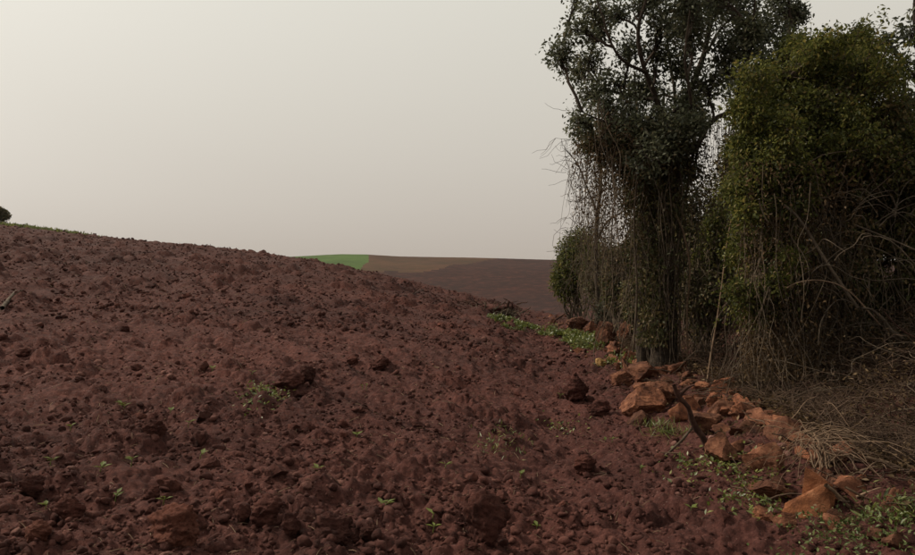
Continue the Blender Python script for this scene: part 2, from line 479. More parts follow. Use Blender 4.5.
G_ROW = 'stones of the tumbled row at the field edge'
S = lambda box, label, seed, **k: put_stone('stone', box, label, 'stone', k.pop('m', M_rock), seed, group=G_ROW, **k)
S((597, 617, 324, 349), 'squat dark-faced stone with a pink top beside the pale-sided block under the tree', 1, cuts=7)
S((618, 640, 321, 345), 'upright leaning orange block with a dark right face near the trunk', 2, tilt=.5, cuts=7)
S((596, 608, 361, 369), 'small flat yellow stone lying alone on the bank', 3, m=M_rock2)
S((630, 666, 369, 386), 'long low orange boulder at the back of the stone row by the trunk', 4)
S((648, 682, 385, 409), 'rounded orange boulder just behind the pale-topped boulder', 5)
S((624, 670, 393, 421), 'largest boulder of the row, pale flat top and dark right side', 6, cuts=8, tilt=.12)
S((629, 654, 412, 432), 'round-faced brown stone in front of the pale-topped boulder', 7)
S((692, 728, 417, 437), 'flat slab lying right of the dark leaning log', 8)
S((711, 744, 440, 469), 'blocky reddish stone at the foot of the dark leaning log', 9, tilt=.4)
S((733, 745, 402, 420), 'small upright red stone standing above the row by the dry brush', 10)
S((751, 792, 446, 479), 'dark ridged stone leaning left of the straw heap', 11, tilt=-.5)
def hull_stone(parts, pxbase, label):
    c = ground_at(*pxbase); a = Acc(); c[2] = float(zg(c[0], c[1]))
    for pts in parts:
        bm = bmesh.new()
        for px, py, dy in pts: bm.verts.new(at(px, py, c[1] + dy))
        r_ = bmesh.ops.convex_hull(bm, input=bm.verts); bmesh.ops.delete(bm, geom=[g for g in r_['geom_interior'] if isinstance(g, bmesh.types.BMVert)], context='VERTS')
        bmesh.ops.triangulate(bm, faces=bm.faces)
        bmesh.ops.subdivide_edges(bm, edges=bm.edges, cuts=5, use_grid_fill=True)
        bm.normal_update()
        v = np.array([x.co[:] for x in bm.verts]); nn_ = np.array([x.normal[:] for x in bm.verts]); f = np.array([[x.index for x in p.verts] for p in (bmesh.ops.triangulate(bm, faces=bm.faces)['faces'])]); bm.free()
        v = v + nn_ * (.012 * n3(v * 14, 5) + .008 * n3(v * 40, 8))[:, None]
        a.add(v, f)
    o = link('stone', a.mesh('stone', c, smooth=True), M_rock_bright, None, tuple(c)); o.data.set_sharp_from_angle(angle=R(30))
    return tag(o, label, 'stone', G_ROW)
hull_stone([[(781, 511, .10), (785, 503, .11), (806, 494, .05), (827, 482, -.02), (836, 497, -.03), (832, 517, -.06), (800, 521, .02), (797, 502, .20), (834, 490, .10), (832, 520, .12), (790, 520, .2)],
            [(801, 499, .12), (806, 467, .10), (812, 470, .16), (832, 485, .02), (834, 505, .03), (806, 508, .2), (832, 500, .16)]], (810, 516), 'big angular bright orange stone with a peaked top before the straw heap')
S((757, 802, 483, 500), 'flat orange slab left of the peaked orange stone', 13)
S((755, 776, 511, 523), 'small wedge of orange stone low on the field edge', 14, cuts=6)
S((775, 799, 518, 532), 'low stone under the weeds below the peaked orange stone', 15)
S((682, 702, 402, 416), 'orange stone tucked beside the dark leaning log, uphill side', 16)
S((706, 724, 398, 412), 'small brown stone at the edge of the dry brush behind the row', 17)
S((829, 850, 508, 520), 'thin flat stone right of the peaked orange stone', 18, cuts=7)
S((612, 634, 376, 390), 'dark slab leaning on the bank left of the orange boulders', 19, tilt=.5)
S((566, 590, 318, 332), 'brown stone by the green weed strip under the far bush', 20)
S((585, 598, 322, 334), 'small red stone between the weed strip and the squat stone', 21)
S((870, 889, 529, 541), 'small red stone among the weeds in the lower right corner', 22)
S((887, 908, 538, 554), 'reddest lump half out of the weeds at the lower right corner', 23)

G_CL = 'soil clods on the ploughed field'
K = lambda box, label, seed, **k: put_stone('soil_clod', box, label, 'clod', k.pop('m', M_clod), seed, sharp=k.pop('sharp', False), rough=.10, group=G_CL, sub=5, **k)
K((565, 591, 381, 408), 'round dark clod standing proud left of the stone row', 31, sink=.1)
K((588, 612, 402, 418), 'low clod just right of the round proud clod', 32)
K((272, 303, 375, 393), 'left clod of the pair above the yellow-green weed patch', 33)
K((297, 315, 371, 389), 'right clod of the pair above the yellow-green weed patch', 34)
K((369, 389, 358, 372), 'single clod right of the clod pair in the mid field', 35)
K((345, 358, 355, 364), 'small clod left of the single mid field clod', 36)
K((462, 512, 499, 553), 'largest dark clod at the bottom middle of the field', 37, sink=.15)
K((138, 193, 512, 550), 'big red lit clod at the bottom left of the field', 38, m=M_clod_red)
K((248, 283, 502, 531), 'round brown clod at the bottom, right of the big red clod', 39)
K((232, 250, 503, 522), 'pointed clod touching the round brown clod', 40)
K((574, 599, 457, 475), 'reddish clod below the round proud clod', 41)
K((310, 352, 526, 556), 'wide low clod cut by the bottom edge of the picture', 42)
K((50, 80, 495, 522), 'clod with a red top near the lower left corner', 43)
K((17, 42, 478, 499), 'clod by the left edge above the red topped clod', 44)
K((140, 158, 491, 506), 'clod with a pale top above the big red lit clod', 45)
K((20, 48, 527, 548), 'small orange-red clod in the lower left corner', 46, m=M_clod_red)
K((140, 164, 428, 445), 'dark clod on the left middle of the field', 47)
K((280, 300, 518, 540), 'clod between the round brown clod and the wide low clod', 48)
K((358, 380, 522, 544), 'clod right of the wide low clod at the bottom', 49)

# fist-sized clods, one object each; further and smaller ones are one mass
protos = []
for k in range(10):
    v, f = stone(100 + k, 4, 9, .10, k % 3 == 0)
    a = Acc(); a.add(v, f); me = a.mesh('soil_clod', smooth=(k % 3 != 0)); me.materials.append(M_clod); protos.append(me)
n = 0
while n < 210:
    r = np.exp(rng.uniform(np.log(3.4), np.log(16))); th = R(rng.uniform(-34, 22))
    x, y = r * math.sin(th), r * math.cos(th)
    if x > row_x(y) - .35: continue
    s = (.040 + .085 * rng.random() ** 2.6) * (1 + r * .025)
    o = link('soil_clod', protos[rng.integers(10)], None)
    o.location = (x, y, float(zg(x, y)) + s * .12)
    o.rotation_euler = (rng.normal() * .35, rng.normal() * .35, rng.uniform(0, 6.28)); o.scale = (s * rng.uniform(.8, 1.4), s * rng.uniform(.8, 1.2), s * rng.uniform(.55, .95))
    tag(o, 'fist-sized dark red clod loose on the ploughed field', 'clod', 'fist-sized loose clods on the ploughed field'); n += 1

def clod_mass(n, sub, smin, smax, rmin, rmax, xmax=None, power=3, smin_r=.0016):
    base = []
    for k in range(8):
        v, f = stone(200 + k, sub, 6, .08, k % 2 == 0); base.append(v)
    base = np.stack(base); f = ICO[sub][1]
    r = np.exp(rng.uniform(np.log(rmin), np.log(rmax), n)); th = np.radians(rng.uniform(-44, 40, n))
    x, y = r * np.sin(th), r * np.cos(th)
    keep = x < row_x(y) + rng.normal(.1, .3, n); x, y, r = x[keep], y[keep], r[keep]; n = len(x)
    # clods gather in patches
    keep = perlin(x * 1.1, y * 1.1, 88) + rng.normal(0, .35, n) > -.15; x, y, r = x[keep], y[keep], r[keep]; n = len(x)
    s = smin + (smax - smin) * rng.random(n) ** power; s = np.maximum(s, smin_r * r * rng.uniform(.5, 1.6, n))
    z = zg(x, y)
    q4 = norm(rng.normal(size=(n, 4))); w, a, b, c = q4.T
    Rm = np.stack([1 - 2 * (b * b + c * c), 2 * (a * b - c * w), 2 * (a * c + b * w), 2 * (a * b + c * w), 1 - 2 * (a * a + c * c), 2 * (b * c - a * w), 2 * (a * c - b * w), 2 * (b * c + a * w), 1 - 2 * (a * a + b * b)], -1).reshape(n, 3, 3)
    sc = s[:, None] * rng.uniform(.6, 1.3, (n, 3))
    V = base[rng.integers(0, 8, n)] * sc[:, None]
    V = np.einsum('nij,nkj->nki', Rm, V)
    V[:, :, 2] *= .8
    V += np.stack([x, y, z + s * .12], -1)[:, None]
    nv = base.shape[1]
    return V.reshape(-1, 3), (f[None] + (np.arange(n) * nv)[:, None, None]).reshape(-1, 3)
a = Acc()
a.add(*clod_mass(14000, 2, .014, .075, 2.6, 24, power=3.5))
a.add(*clod_mass(26000, 1, .02, .11, 11, 66, power=2.5, smin_r=.0021))
a.add(*clod_mass(56000, 1, .007, .038, 2.6, 50, power=2.2))
tag(link('soil_crumbs', a.mesh('soil_crumbs'), M_crumb), 'countless small crumbs of red soil covering the ploughed field', 'soil', kind='stuff')

# rubble between the big stones of the row
protos = []
for k in range(8):
    v, f = stone(300 + k, 4, 10, .09); a = Acc(); a.add(v, f); me = a.mesh('rubble_stone', smooth=True); me.materials.append(M_rock); protos.append(me)
for k in range(130):
    y = 3.9 * (22 / 3.9) ** rng.random(); x = float(row_x(y)) + rng.normal(.06, .22)
    s = rng.uniform(.05, .22)
    o = link('rubble_stone', protos[rng.integers(8)], None)
    o.location = (x, y, float(zg(x, y)) + s * .10); o.rotation_euler = (rng.normal() * .5, rng.normal() * .5, rng.uniform(0, 6.28))
    o.scale = (s * rng.uniform(.8, 1.6), s, s * rng.uniform(.4, .8))
    tag(o, 'small rust-brown rubble stone wedged between the boulders of the row', 'stone', 'rubble stones in the tumbled row')

for k in range(60):
    y = rng.uniform(4.6, 13); x = float(row_x(y)) + rng.normal(.10, .15); s = rng.uniform(.12, .27)
    o = link('rubble_stone', protos[rng.integers(8)], None)
    o.location = (x, y, float(zg(x, y)) + s * rng.uniform(-.02, .22)); o.rotation_euler = (rng.normal() * .5, rng.normal() * .5, rng.uniform(0, 6.28))
    o.scale = (s * rng.uniform(.8, 1.5), s, s * rng.uniform(.45, .8))
    tag(o, 'small rust-brown rubble stone wedged between the boulders of the row', 'stone', 'rubble stones in the tumbled row')
# ------------------------------------------------------------------ vegetation builders
def clumps_to_crown(tw, lf, clumps, roots, twigs=26, per=16, L=.075, W=.032, tr=.006, droop=.35):
    """clumps: (centre, radii). Each is fed by a bent branch from the nearest root point, then twigs and leaves."""
    roots = np.asarray(roots)
    for c, rad in clumps:
        c = np.asarray(c); rad = np.asarray(rad)
        d = np.linalg.norm(roots - c + np.array([0, 0, .5]) , axis=1); p0 = roots[d.argmin()]
        P = wiggle(p0[None], c[None], 8, .07)
        dist = np.linalg.norm(c - p0)
        tw.add(*tubes(P, np.linspace(.012 + .012 * dist, .008, 8)[None], 5))
        n = int(twigs * rng.uniform(.8, 1.2))
        e = c + rdir(n) * rad * rng.random((n, 1)) ** .40 * rng.uniform(.7, 1.2, (n, 1))
        t0 = rng.uniform(.35, 1, n); k0 = np.clip((t0 * 7).astype(int), 0, 7)
        s = P[0, k0]
        Q = wiggle(s, e, 6, .10)
        tw.add(*tubes(Q, np.linspace(tr, tr * .35, 6)[None].repeat(n, 0), 3))
        m = n * per
        ti = rng.integers(0, n, m); tt = rng.uniform(.45, 1.02, m) * 5
        k = np.clip(tt.astype(int), 0, 4); fr = (tt - k)[:, None]
        pos = Q[ti, k] * (1 - fr) + Q[ti, k + 1] * fr + rng.normal(size=(m, 3)) * .06
        dr = rdir(m) + norm(pos - c) * .5 + np.array([0, 0, -droop])
        sc = rng.uniform(.55, 1.5, m)
        lf.add(*leaves(pos, dr, rdir(m) + np.array([0, 0, .6]), L * sc, W * sc))

def clump(px, py, rpx, Y, flat=.8, deep=1.0):
    c = at(px, py, Y); r = rpx / F * Y
    return c, np.array([r, r * deep, r * flat])

def hanging(acc, P0, zend, spread, amp, r0, K=9, sides=3, sag=0):
    n = len(P0)
    P1 = P0 + rng.normal(size=(n, 3)) * spread; P1[:, 2] = zend
    acc.add(*tubes(wiggle(P0, P1, K, amp, sag), np.linspace(1, .6, K)[None] * np.asarray(r0).reshape(-1, 1), sides))

# ------------------------------------------------------------------ the big tree behind the stone row
tb = ground_at(664, 366); TY = tb[1]
tree = thing('vine_covered_tree', tuple(tb), 'tall dark tree with a vine wrapped trunk and broad open crown behind the stone row', 'tree')
A = lambda x, y, dy=0.0: at(x, y, TY + dy)
tr = Acc(); tr.add(*limb([tb - [0, 0, .3], A(664, 350), A(663, 300), A(662, 250, .1), A(664, 200, .1), A(668, 165, .1), A(672, 120, .2)], .19, .14, 26, 12))
part('trunk', tr, M_bark, tree, smooth=True)
t2 = Acc(); t2.add(*limb([A(645, 362, .3), A(644, 300, .2), A(648, 230, .2), A(656, 180, .1), A(664, 150, .1)], .12, .10, 20, 10))
part('trunk', t2, M_bark, tree, smooth=True)
LIMBS = [
    ([(666, 180, .1), (688, 165, -.1), (700, 140, -.2), (713, 120, -.2), (735, 110, -.1), (760, 92, .1), (782, 60, .3), (792, 20, .5)], .085, .025),
    ([(722, 116, -.2), (735, 124, -.25), (744, 142, -.3)], .03, .010),
    ([(735, 110, -.1), (742, 80, -.5), (752, 40, -.8), (756, -20, -1.0)], .045, .015),
    ([(670, 130, .2), (690, 90, .4), (705, 50, .5), (712, 0, .6), (715, -60, .7)], .10, .03),
    ([(668, 140, .15), (655, 95, .0), (643, 65, -.2), (638, 30, -.3), (648, -10, -.3), (652, -70, -.2)], .075, .02),
    ([(645, 72, -.2), (625, 62, -.5), (612, 45, -.6), (602, 15, -.7), (590, -20, -.6)], .04, .012),
    ([(655, 100, .0), (625, 95, .3), (600, 85, .5), (580, 60, .6), (562, 45, .6)], .045, .010),
    ([(660, 150, .1), (630, 130, -.2), (600, 120, -.3), (582, 112, -.4)], .05, .012),
    ([(690, 90, .4), (720, 75, 1.0), (750, 60, 1.4), (775, 30, 1.6)], .05, .015),
    ([(668, 150, .15), (675, 100, .9), (668, 50, 1.4), (665, -10, 1.6)], .06, .018),
    ([(668, 150, .15), (690, 110, -.7), (685, 60, -1.0), (690, 10, -1.2)], .05, .015),
]
roots = []
for pts, r0, r1 in LIMBS:
    P = [A(*p) for p in pts]
    la = Acc(); la.add(*limb(P, r0 * .62, r1 * .6, 18, 7)); part('limb', la, M_bark, tree, smooth=True)
    roots += list(resample(P, 24)[6:])
roots = np.array(roots)
tw, lf = Acc(), Acc()
cl = []
CL = [(560, 48, 15), (575, 30, 18), (572, 70, 15), (590, 8, 22), (590, 55, 18), (585, 92, 14), (605, 30, 14), (612, 78, 20), (600, 105, 18), (622, 8, 15), (630, 45, 12), (628, 100, 20), (580, 125, 12),
      (650, 85, 24), (655, 50, 15), (665, 15, 20), (645, -5, 18), (680, 60, 24), (690, 25, 24), (705, 80, 26), (700, 105, 22), (720, 45, 26), (715, 5, 24), (735, 75, 24), (745, 40, 24), (745, 5, 24), (765, 60, 20), (770, 25, 20), (778, 2, 16), (760, 88, 18), (742, 98, 16), (788, 40, 10), (796, 12, 8),
      (675, 110, 24), (650, 120, 24), (625, 125, 20), (690, 125, 16), (655, 155, 24), (635, 150, 20), (672, 145, 20), (640, 175, 18), (665, 185, 20), (612, 135, 16), (685, 175, 10), (595, 140, 12),
      (580, -25, 26), (610, -35, 28), (640, -50, 32), (675, -45, 34), (710, -50, 34), (745, -45, 32), (775, -30, 24), (660, -95, 34), (700, -105, 36), (735, -90, 30), (625, -85, 28)]
for px, py, rp in CL:
    cl.append(clump(px + rng.normal() * 2, py, rp * (1.05 if px < 640 else 1.2), TY + rng.normal() * .5, .85, 1.3))
for _ in range(9):
    cl.append(clump(rng.uniform(640, 765), rng.uniform(-70, 120), rng.uniform(18, 30), TY + rng.uniform(.6, 1.8) * rng.choice([-.7, 1]), .8, 1))
clumps_to_crown(tw, lf, [c for c in cl if c[0][0] < A(635, 0)[0]], roots, twigs=30, per=20, L=.054, W=.026)
clumps_to_crown(tw, lf, [c for c in cl if c[0][0] >= A(635, 0)[0]], roots, twigs=36, per=24, L=.054, W=.026)
part('twigs', tw, M_bark, tree, kind='stuff')
part('crown', lf, M_leaf_dark, tree, kind='stuff')
# vine sheath round the trunks: stems and dark leaves
vs, vl = Acc(), Acc()
n = 100
px = rng.normal(660, 17, n); top = rng.uniform(110, 230, n)
P0 = np.stack([A(a, b, c) for a, b, c in zip(px, top, rng.normal(0, .25, n))])
hanging(vs, P0, tb[2] + rng.uniform(-.05, 1.1, n) * (rng.random(n) > .5), .22, .05, rng.uniform(.003, .010, n), 16)
part('hanging_vines', vs, M_twig, tree, kind='stuff')
n = 9500
t = rng.random(n)
py = 120 + t * 225; wdt = np.interp(py, [120, 190, 260, 345], [30, 25, 19, 13])
pos = np.stack([A(a, b, c) for a, b, c in zip(662 + rng.normal(size=n) * wdt * .62 - 6 * (t > .5), py, rng.normal(0, .22, n))])
vl.add(*leaves(pos, rdir(n) + np.array([0, 0, -.8]), rdir(n), rng.uniform(.04, .08, n), rng.uniform(.02, .038, n)))
part('climbing_foliage', vl, M_leaf_mix, tree, kind='stuff')
# loose curtain of dry vines on the left of the crown and in the gap under the right limb
vs, vl = Acc(), Acc()
n = 85
px = 562 + 88 * rng.beta(1.6, 1.2, n); top = 95 + rng.random(n) * 60 + np.clip(585 - px, 0, 99) * .9
P0 = np.stack([A(a, b, c) for a, b, c in zip(px, top, rng.normal(.2, .5, n))])
zend = np.array([A(0, b)[2] for b in np.where(px < 588, rng.uniform(190, 285, n), rng.uniform(210, 335, n))])
zend = np.where(rng.random(n) < .5, P0[:, 2] - rng.uniform(.3, 1.2, n), zend)
hanging(vs, P0, zend, .13, .05, rng.uniform(.0022, .0065, n), 14)
n = 40
px = rng.uniform(692, 752, n); P0 = np.stack([A(a, 118 + abs(a - 720) * .3, c) for a, c in zip(px, rng.normal(0, .2, n))])
hanging(vs, P0, np.array([A(0, b)[2] for b in rng.uniform(160, 330, n)]), .08, .03, rng.uniform(.002, .006, n), 10)
# side twigs and fine dead sprays
n = 520
px = rng.uniform(566, 655, n); py = rng.uniform(110, 300, n)
P0 = np.stack([A(a, b, c) for a, b, c in zip(px, py, rng.normal(.2, .4, n))])
P1 = P0 + np.stack([rng.normal(-.04, .17, n), rng.normal(0, .2, n), rng.normal(-.10, .18, n)], -1)
vs.add(*tubes(wiggle(P0, P1, 6, .10), np.linspace(.0035, .0018, 6)[None].repeat(n, 0), 3))
for (x0, y0), (x1, y1) in [((582, 140), (556, 138)), ((584, 150), (565, 157))]:
    b = A(x0, y0, .2)[None]; e = A(x1, y1, .1)[None]
    P = wiggle(b, e, 10, .025, .04); vs.add(*tubes(P, np.linspace(.005, .002, 10)[None], 3))
    m = 10; k = rng.integers(3, 10, m); s = P[0, k]
    vs.add(*tubes(wiggle(s, s + np.stack([rng.normal(-.1, .15, m), rng.normal(0, .1, m), rng.normal(-.05, .15, m)], -1), 5, .08), np.linspace(.003, .0018, 5)[None].repeat(m, 0), 3))
fl = Acc(); tw2 = Acc()
clumps_to_crown(tw2, fl, [clump(p, q_, r_, TY + .2 + rng.normal() * .3, .9) for p, q_, r_ in [(600, 128, 15), (617, 148, 17), (630, 178, 15), (604, 160, 10), (633, 205, 12), (587, 145, 6), (612, 122, 16), (632, 140, 18), (640, 190, 15), (624, 162, 13), (640, 235, 10)]], roots, twigs=28, per=18, L=.05, W=.022, droop=.8)
part('twigs', tw2, M_twig, tree, kind='stuff'); part('climbing_foliage', fl, M_leaf_mix, tree, kind='stuff')
part('dry_vine_curtain', vs, M_twig, tree, kind='stuff')
n = 6000
px = 640 - np.abs(rng.normal(0, 34, n)) + rng.normal(0, 8, n); py = 128 + np.abs(rng.normal(0, 62, n)) + rng.normal(0, 14, n) - (640 - px) * .12
px = np.where(px < 572, 572 + np.abs(rng.normal(0, 22, n)), px)
pos = np.stack([A(a, b, c) for a, b, c in zip(px, py, rng.normal(.2, .4, n))])
vl.add(*leaves(pos, rdir(n) + np.array([0, 0, -.8]), rdir(n), rng.uniform(.03, .06, n), rng.uniform(.014, .026, n)))
n = 1500
px = rng.uniform(688, 755, n); py = 118 + rng.normal(0, 8, n) + rng.random(n) * 90
pos = np.stack([A(a, b, c) for a, b, c in zip(px, py, rng.normal(.2, .3, n))])
vl.add(*leaves(pos, rdir(n) + np.array([0, 0, -.8]), rdir(n), rng.uniform(.03, .06, n), rng.uniform(.014, .026, n)))
part('dead_leaves', vl, M_leaf_dry, tree, kind='stuff')
def stem(parent, pts, r0, r1, name='vine_stem', m=M_twig, K=16):
    a = Acc(); a.add(*limb(pts, r0, r1, K, 6, .04)); return part(name, a, m, parent, smooth=True)
stem(tree, [A(676, 214, -.3), A(684, 235, -.3), A(690, 270, -.3), A(687, 310, -.3), A(688, 372, -.3)], .014, .011, m=M_straw)
stem(tree, [A(676, 150, -.3), A(683, 200, -.3), A(677, 260, -.3), A(680, 330, -.2), A(676, 375, -.2)], .010, .009)
stem(tree, [A(640, 150, -.4), A(634, 220, -.4), A(637, 290, -.4), A(633, 352, -.3)], .012, .012)

# slim vine-hung tree left of the big one
sb = ground_at(597, 327); SY = sb[1]
B = lambda x, y, dy=0.0: at(x, y, SY + dy)
slim = thing('slim_tree', tuple(sb), 'thin dark leaning trunk hung with dead vines left of the big trunk', 'tree')
stem(slim, [sb - [0, 0, .2], B(598, 300), B(596, 260), B(597, 220), B(601, 185), B(598, 150), B(590, 120)], .07, .03, 'trunk', M_bark, 20)
stem(slim, [B(597, 240), B(607, 222), B(622, 212), B(634, 204)], .035, .015, 'limb', M_bark)
stem(slim, [B(598, 215), B(588, 190), B(578, 165), B(566, 150)], .028, .010, 'limb', M_bark)
vs, vl = Acc(), Acc()
n = 70
px = rng.normal(597, 9, n); P0 = np.stack([B(a, b, c) for a, b, c in zip(px, rng.uniform(120, 240, n), rng.normal(0, .2, n))])
hanging(vs, P0, sb[2] + rng.uniform(0, 2.2, n), .2, .05, rng.uniform(.003, .008, n), 10)
part('hanging_vines', vs, M_twig, slim, kind='stuff')
n = 900
pos = np.stack([B(a, b, c) for a, b, c in zip(rng.normal(603, 12, n), rng.uniform(150, 330, n), rng.normal(0, .3, n))])
vl.add(*leaves(pos, rdir(n) + np.array([0, 0, -.8]), rdir(n), rng.uniform(.04, .08, n), rng.uniform(.02, .035, n)))
part('climbing_foliage', vl, M_leaf_mix, slim, kind='stuff')

# ------------------------------------------------------------------ shrubs
def shrub(name, base, label, cat, height, rx, ry, nleaf, L, m_leaf, nstem=14, m_stem=M_twig, hang=0, top=.55, lean=(0, 0), group=None, lumps=9):
    base = np.asarray(base, float)
    t = thing(name, tuple(base), label, cat, group)
    st, lf, hv = Acc(), Acc(), Acc()
    # lumpy mound: lumps over a dome, leaves near the lump surfaces
    c0 = base + np.array([lean[0], lean[1], height * .5])
    ang = rng.uniform(0, 6.28, lumps); el = rng.uniform(-.4, 1.2, lumps)
    lc = c0 + np.stack([np.cos(ang) * np.cos(el) * rx * .55, np.sin(ang) * np.cos(el) * ry * .55, np.sin(el) * height * .34], -1)
    lr = np.stack([rx * rng.uniform(.35, .6, lumps), ry * rng.uniform(.35, .6, lumps), height * rng.uniform(.14, .26, lumps)], -1)
    lc = np.vstack([lc, c0]); lr = np.vstack([lr, [rx * .7, ry * .7, height * .45]])
    k = rng.integers(0, len(lc), nleaf)
    d = rdir(nleaf); pos = lc[k] + d * lr[k] * (rng.random((nleaf, 1)) ** .3) * (1 + rng.normal(size=(nleaf, 1)) * .06)
    pos[:, 2] = np.maximum(pos[:, 2], base[2] + .03)
    sc = rng.uniform(.6, 1.3, nleaf)
    lf.add(*leaves(pos, d * .6 + rdir(nleaf) + np.array([0, 0, -.7]), d + rdir(nleaf) * .7 + np.array([0, 0, .4]), L * sc, L * .5 * sc))
    e = lc[rng.integers(0, len(lc), nstem)] + rng.normal(size=(nstem, 3)) * .2
    s = base + np.stack([rng.normal(0, rx * .25, nstem), rng.normal(0, ry * .25, nstem), np.full(nstem, -.1)], -1)
    st.add(*tubes(wiggle(s, e, 9, .06), np.linspace(.030, .010, 9)[None] * rng.uniform(.5, 1.3, (nstem, 1)), 5))
    n = nstem * 22
    s = lc[rng.integers(0, len(lc), n)] + rng.normal(size=(n, 3)) * .15; k2 = rng.integers(0, len(lc), n)
    e = lc[k2] + rdir(n) * lr[k2] * 1.06
    st.add(*tubes(wiggle(s, e, 5, .1), np.linspace(.006, .002, 5)[None].repeat(n, 0), 3))
    part('stems', st, m_stem, t, kind='stuff')
    part('foliage', lf, m_leaf, t, kind='stuff')
    if hang:
        k = rng.integers(0, len(lc), hang); d = rdir(hang); d[:, 2] = abs(d[:, 2]) * .5; d[:, 1] = -abs(d[:, 1])
        P0 = lc[k] + d * lr[k]
        hanging(hv, P0, np.maximum(base[2], P0[:, 2] - rng.uniform(.3, height * .8, hang)), .2, .06, rng.uniform(.002, .007, hang), 9)
        part('hanging_vines', hv, M_twig, t, kind='stuff')
    return t

def shrub_px(name, pbase, ptop, halfw, label, nleaf, L, m, Y=None, **k):
    b = ground_at(*pbase) if Y is None else at(pbase[0], pbase[1], Y)
    if Y is not None: b[2] = float(zs(b[0], b[1]))
    h = at(ptop[0], ptop[1], b[1])[2] - b[2]; w = halfw / F * b[1]
    return shrub(name, b, label, k.pop('cat', 'shrub'), h, w, k.pop('ry', w), nleaf, L, m, **k)

shrub_px('climber_bush', (580, 321), (584, 230), 29, 'green topped bush draped in creepers at the far end of the stone row', 16000, .085, M_leaf_green, hang=25, lumps=18)
shrub_px('climber_bush', (603, 322), (606, 240), 22, 'shaded creeper bush behind the thin leaning trunk', 7000, .08, M_leaf_mix, hang=60)
shrub_px('climber_bush', (625, 322), (628, 238), 24, 'dim brown creeper thicket between the thin trunk and the big trunk', 9000, .08, M_leaf_mix, Y=14.5, hang=60)
shrub_px('ivy_plant', (604, 328), (604, 298), 9, 'small dark glossy ivy plant right behind the squat pink-topped stone', 900, .07, M_leaf_dark, nstem=6, cat='plant')
shrub_px('thicket_shrub', (690, 330), (692, 170), 34, 'dim leafy shrub seen between the big trunk and the green vine mound', 12000, .07, M_leaf_mix, Y=12.5, hang=60)
shrub_px('thicket_shrub', (716, 340), (718, 185), 20, 'yellow-green leafy shrub just left of the vine mound, behind the pale sapling', 10000, .065, M_leaf_green, Y=11.0, hang=60)
shrub_px('thicket_shrub', (664, 320), (664, 190), 40, 'dark thicket shrub filling the view behind the big trunk', 12000, .08, M_leaf_mix, Y=16, hang=60)
shrub_px('thicket_shrub', (760, 330), (760, 120), 60, 'tall dark shrub rising behind the left flank of the vine mound', 14000, .075, M_leaf_mix, Y=13)

shrub_px('thicket_shrub', (890, 340), (890, 120), 85, 'dark shrub closing the view behind the right flank of the vine mound', 16000, .08, M_leaf_mix, Y=11.5)
shrub_px('thicket_shrub', (820, 340), (820, 110), 60, 'dark shrub deep behind the middle of the vine mound', 12000, .08, M_leaf_mix, Y=11.8)
shrub_px('thicket_shrub', (702, 345), (702, 262), 24, 'low dim shrub at the foot of the gap between trunk and vine mound', 8000, .06, M_leaf_mix, Y=10.8, hang=30)
shrub_px('thicket_shrub', (640, 335), (640, 268), 22, 'low dim shrub left of the big trunk behind the leaning orange block', 6000, .065, M_leaf_mix, Y=13.2, hang=30)
# the great mound of climbers at the right
mb = np.array([4.75, 8.6, 0.]); mb[2] = float(zs(mb[0], mb[1])); MY = 7.6
mound = thing('vine_mound', tuple(mb), 'huge mound of green climbers smothering a tree at the right edge, brown and bare inside', 'climber mound')
Mp = lambda x, y, dy=0.0: at(x, y, MY + dy)
for pts, r0, r1 in [([mb - [0, 0, .2], mb + [-.1, 0, 1], mb + [-.3, .1, 2.2], mb + [-.5, -.1, 3.4]], .14, .05), ([mb + [.5, .2, -.2], mb + [.7, .1, 1.2], mb + [1.0, 0, 2.6], mb + [1.1, 0, 3.6]], .12, .04),
                    ([mb + [-.2, .1, 1.4], mb + [-.8, -.2, 2.2], mb + [-1.3, -.4, 2.9]], .06, .02), ([mb + [.7, .1, 1.2], mb + [.3, -.5, 2.2], mb + [.1, -.8, 3.0]], .06, .02)]:
    la = Acc(); la.add(*limb(pts, r0, r1, 16, 8)); part('trunk', la, M_bark, mound, smooth=True)
OUT = [(846, 44, 9), (858, 34, 7), (812, 50, 8), (795, 52, 8), (775, 78, 9), (748, 118, 8), (740, 150, 7), (738, 190, 7), (880, 62, 9), (850, 48, 14), (832, 48, 12), (868, 40, 9), (752, 205, 16), (756, 170, 24), (762, 140, 26), (768, 110, 26), (782, 85, 26), (800, 68, 24), (822, 58, 22), (842, 58, 20), (862, 52, 16), (868, 72, 18), (885, 95, 22), (905, 105, 24), (790, 110, 28), (775, 165, 26), (820, 90, 28), (850, 95, 26), (935, 110, 40), (960, 150, 50), (770, 215, 14), (785, 140, 24), (800, 120, 26), (810, 80, 26), (835, 78, 24), (765, 190, 22), (790, 180, 20), (742, 215, 9), (745, 250, 6), (828, 115, 22), (870, 120, 20), (895, 135, 22), (765, 275, 9), (750, 240, 11), (745, 290, 7), (775, 242, 12), (800, 200, 14), (785, 265, 8), (756, 310, 7), (815, 160, 16), (845, 140, 16)]
lf, tw, lf2 = Acc(), Acc(), Acc()
mroots = np.vstack([resample([mb + [0, 0, .6], mb + [-.3, .1, 2.2], mb + [-.5, -.1, 3.4]], 12), resample([mb + [.7, .1, 1.2], mb + [1.1, 0, 3.6]], 12), resample([mb + [-.2, .1, 1.4], mb + [-1.3, -.4, 2.9]], 10)])
cl = []
for px, py, rp in OUT:
  for _ in range(2 + (rng.random() < .35)):
    cl.append(clump(px + rng.normal() * rp * .65, py + rng.normal() * rp * .65, rp * rng.uniform(.35, .85), MY - .15 + .38 * rng.normal() + .012 * max(0, 150 - py) * .6, rng.uniform(.8, 1.7), 1.2))
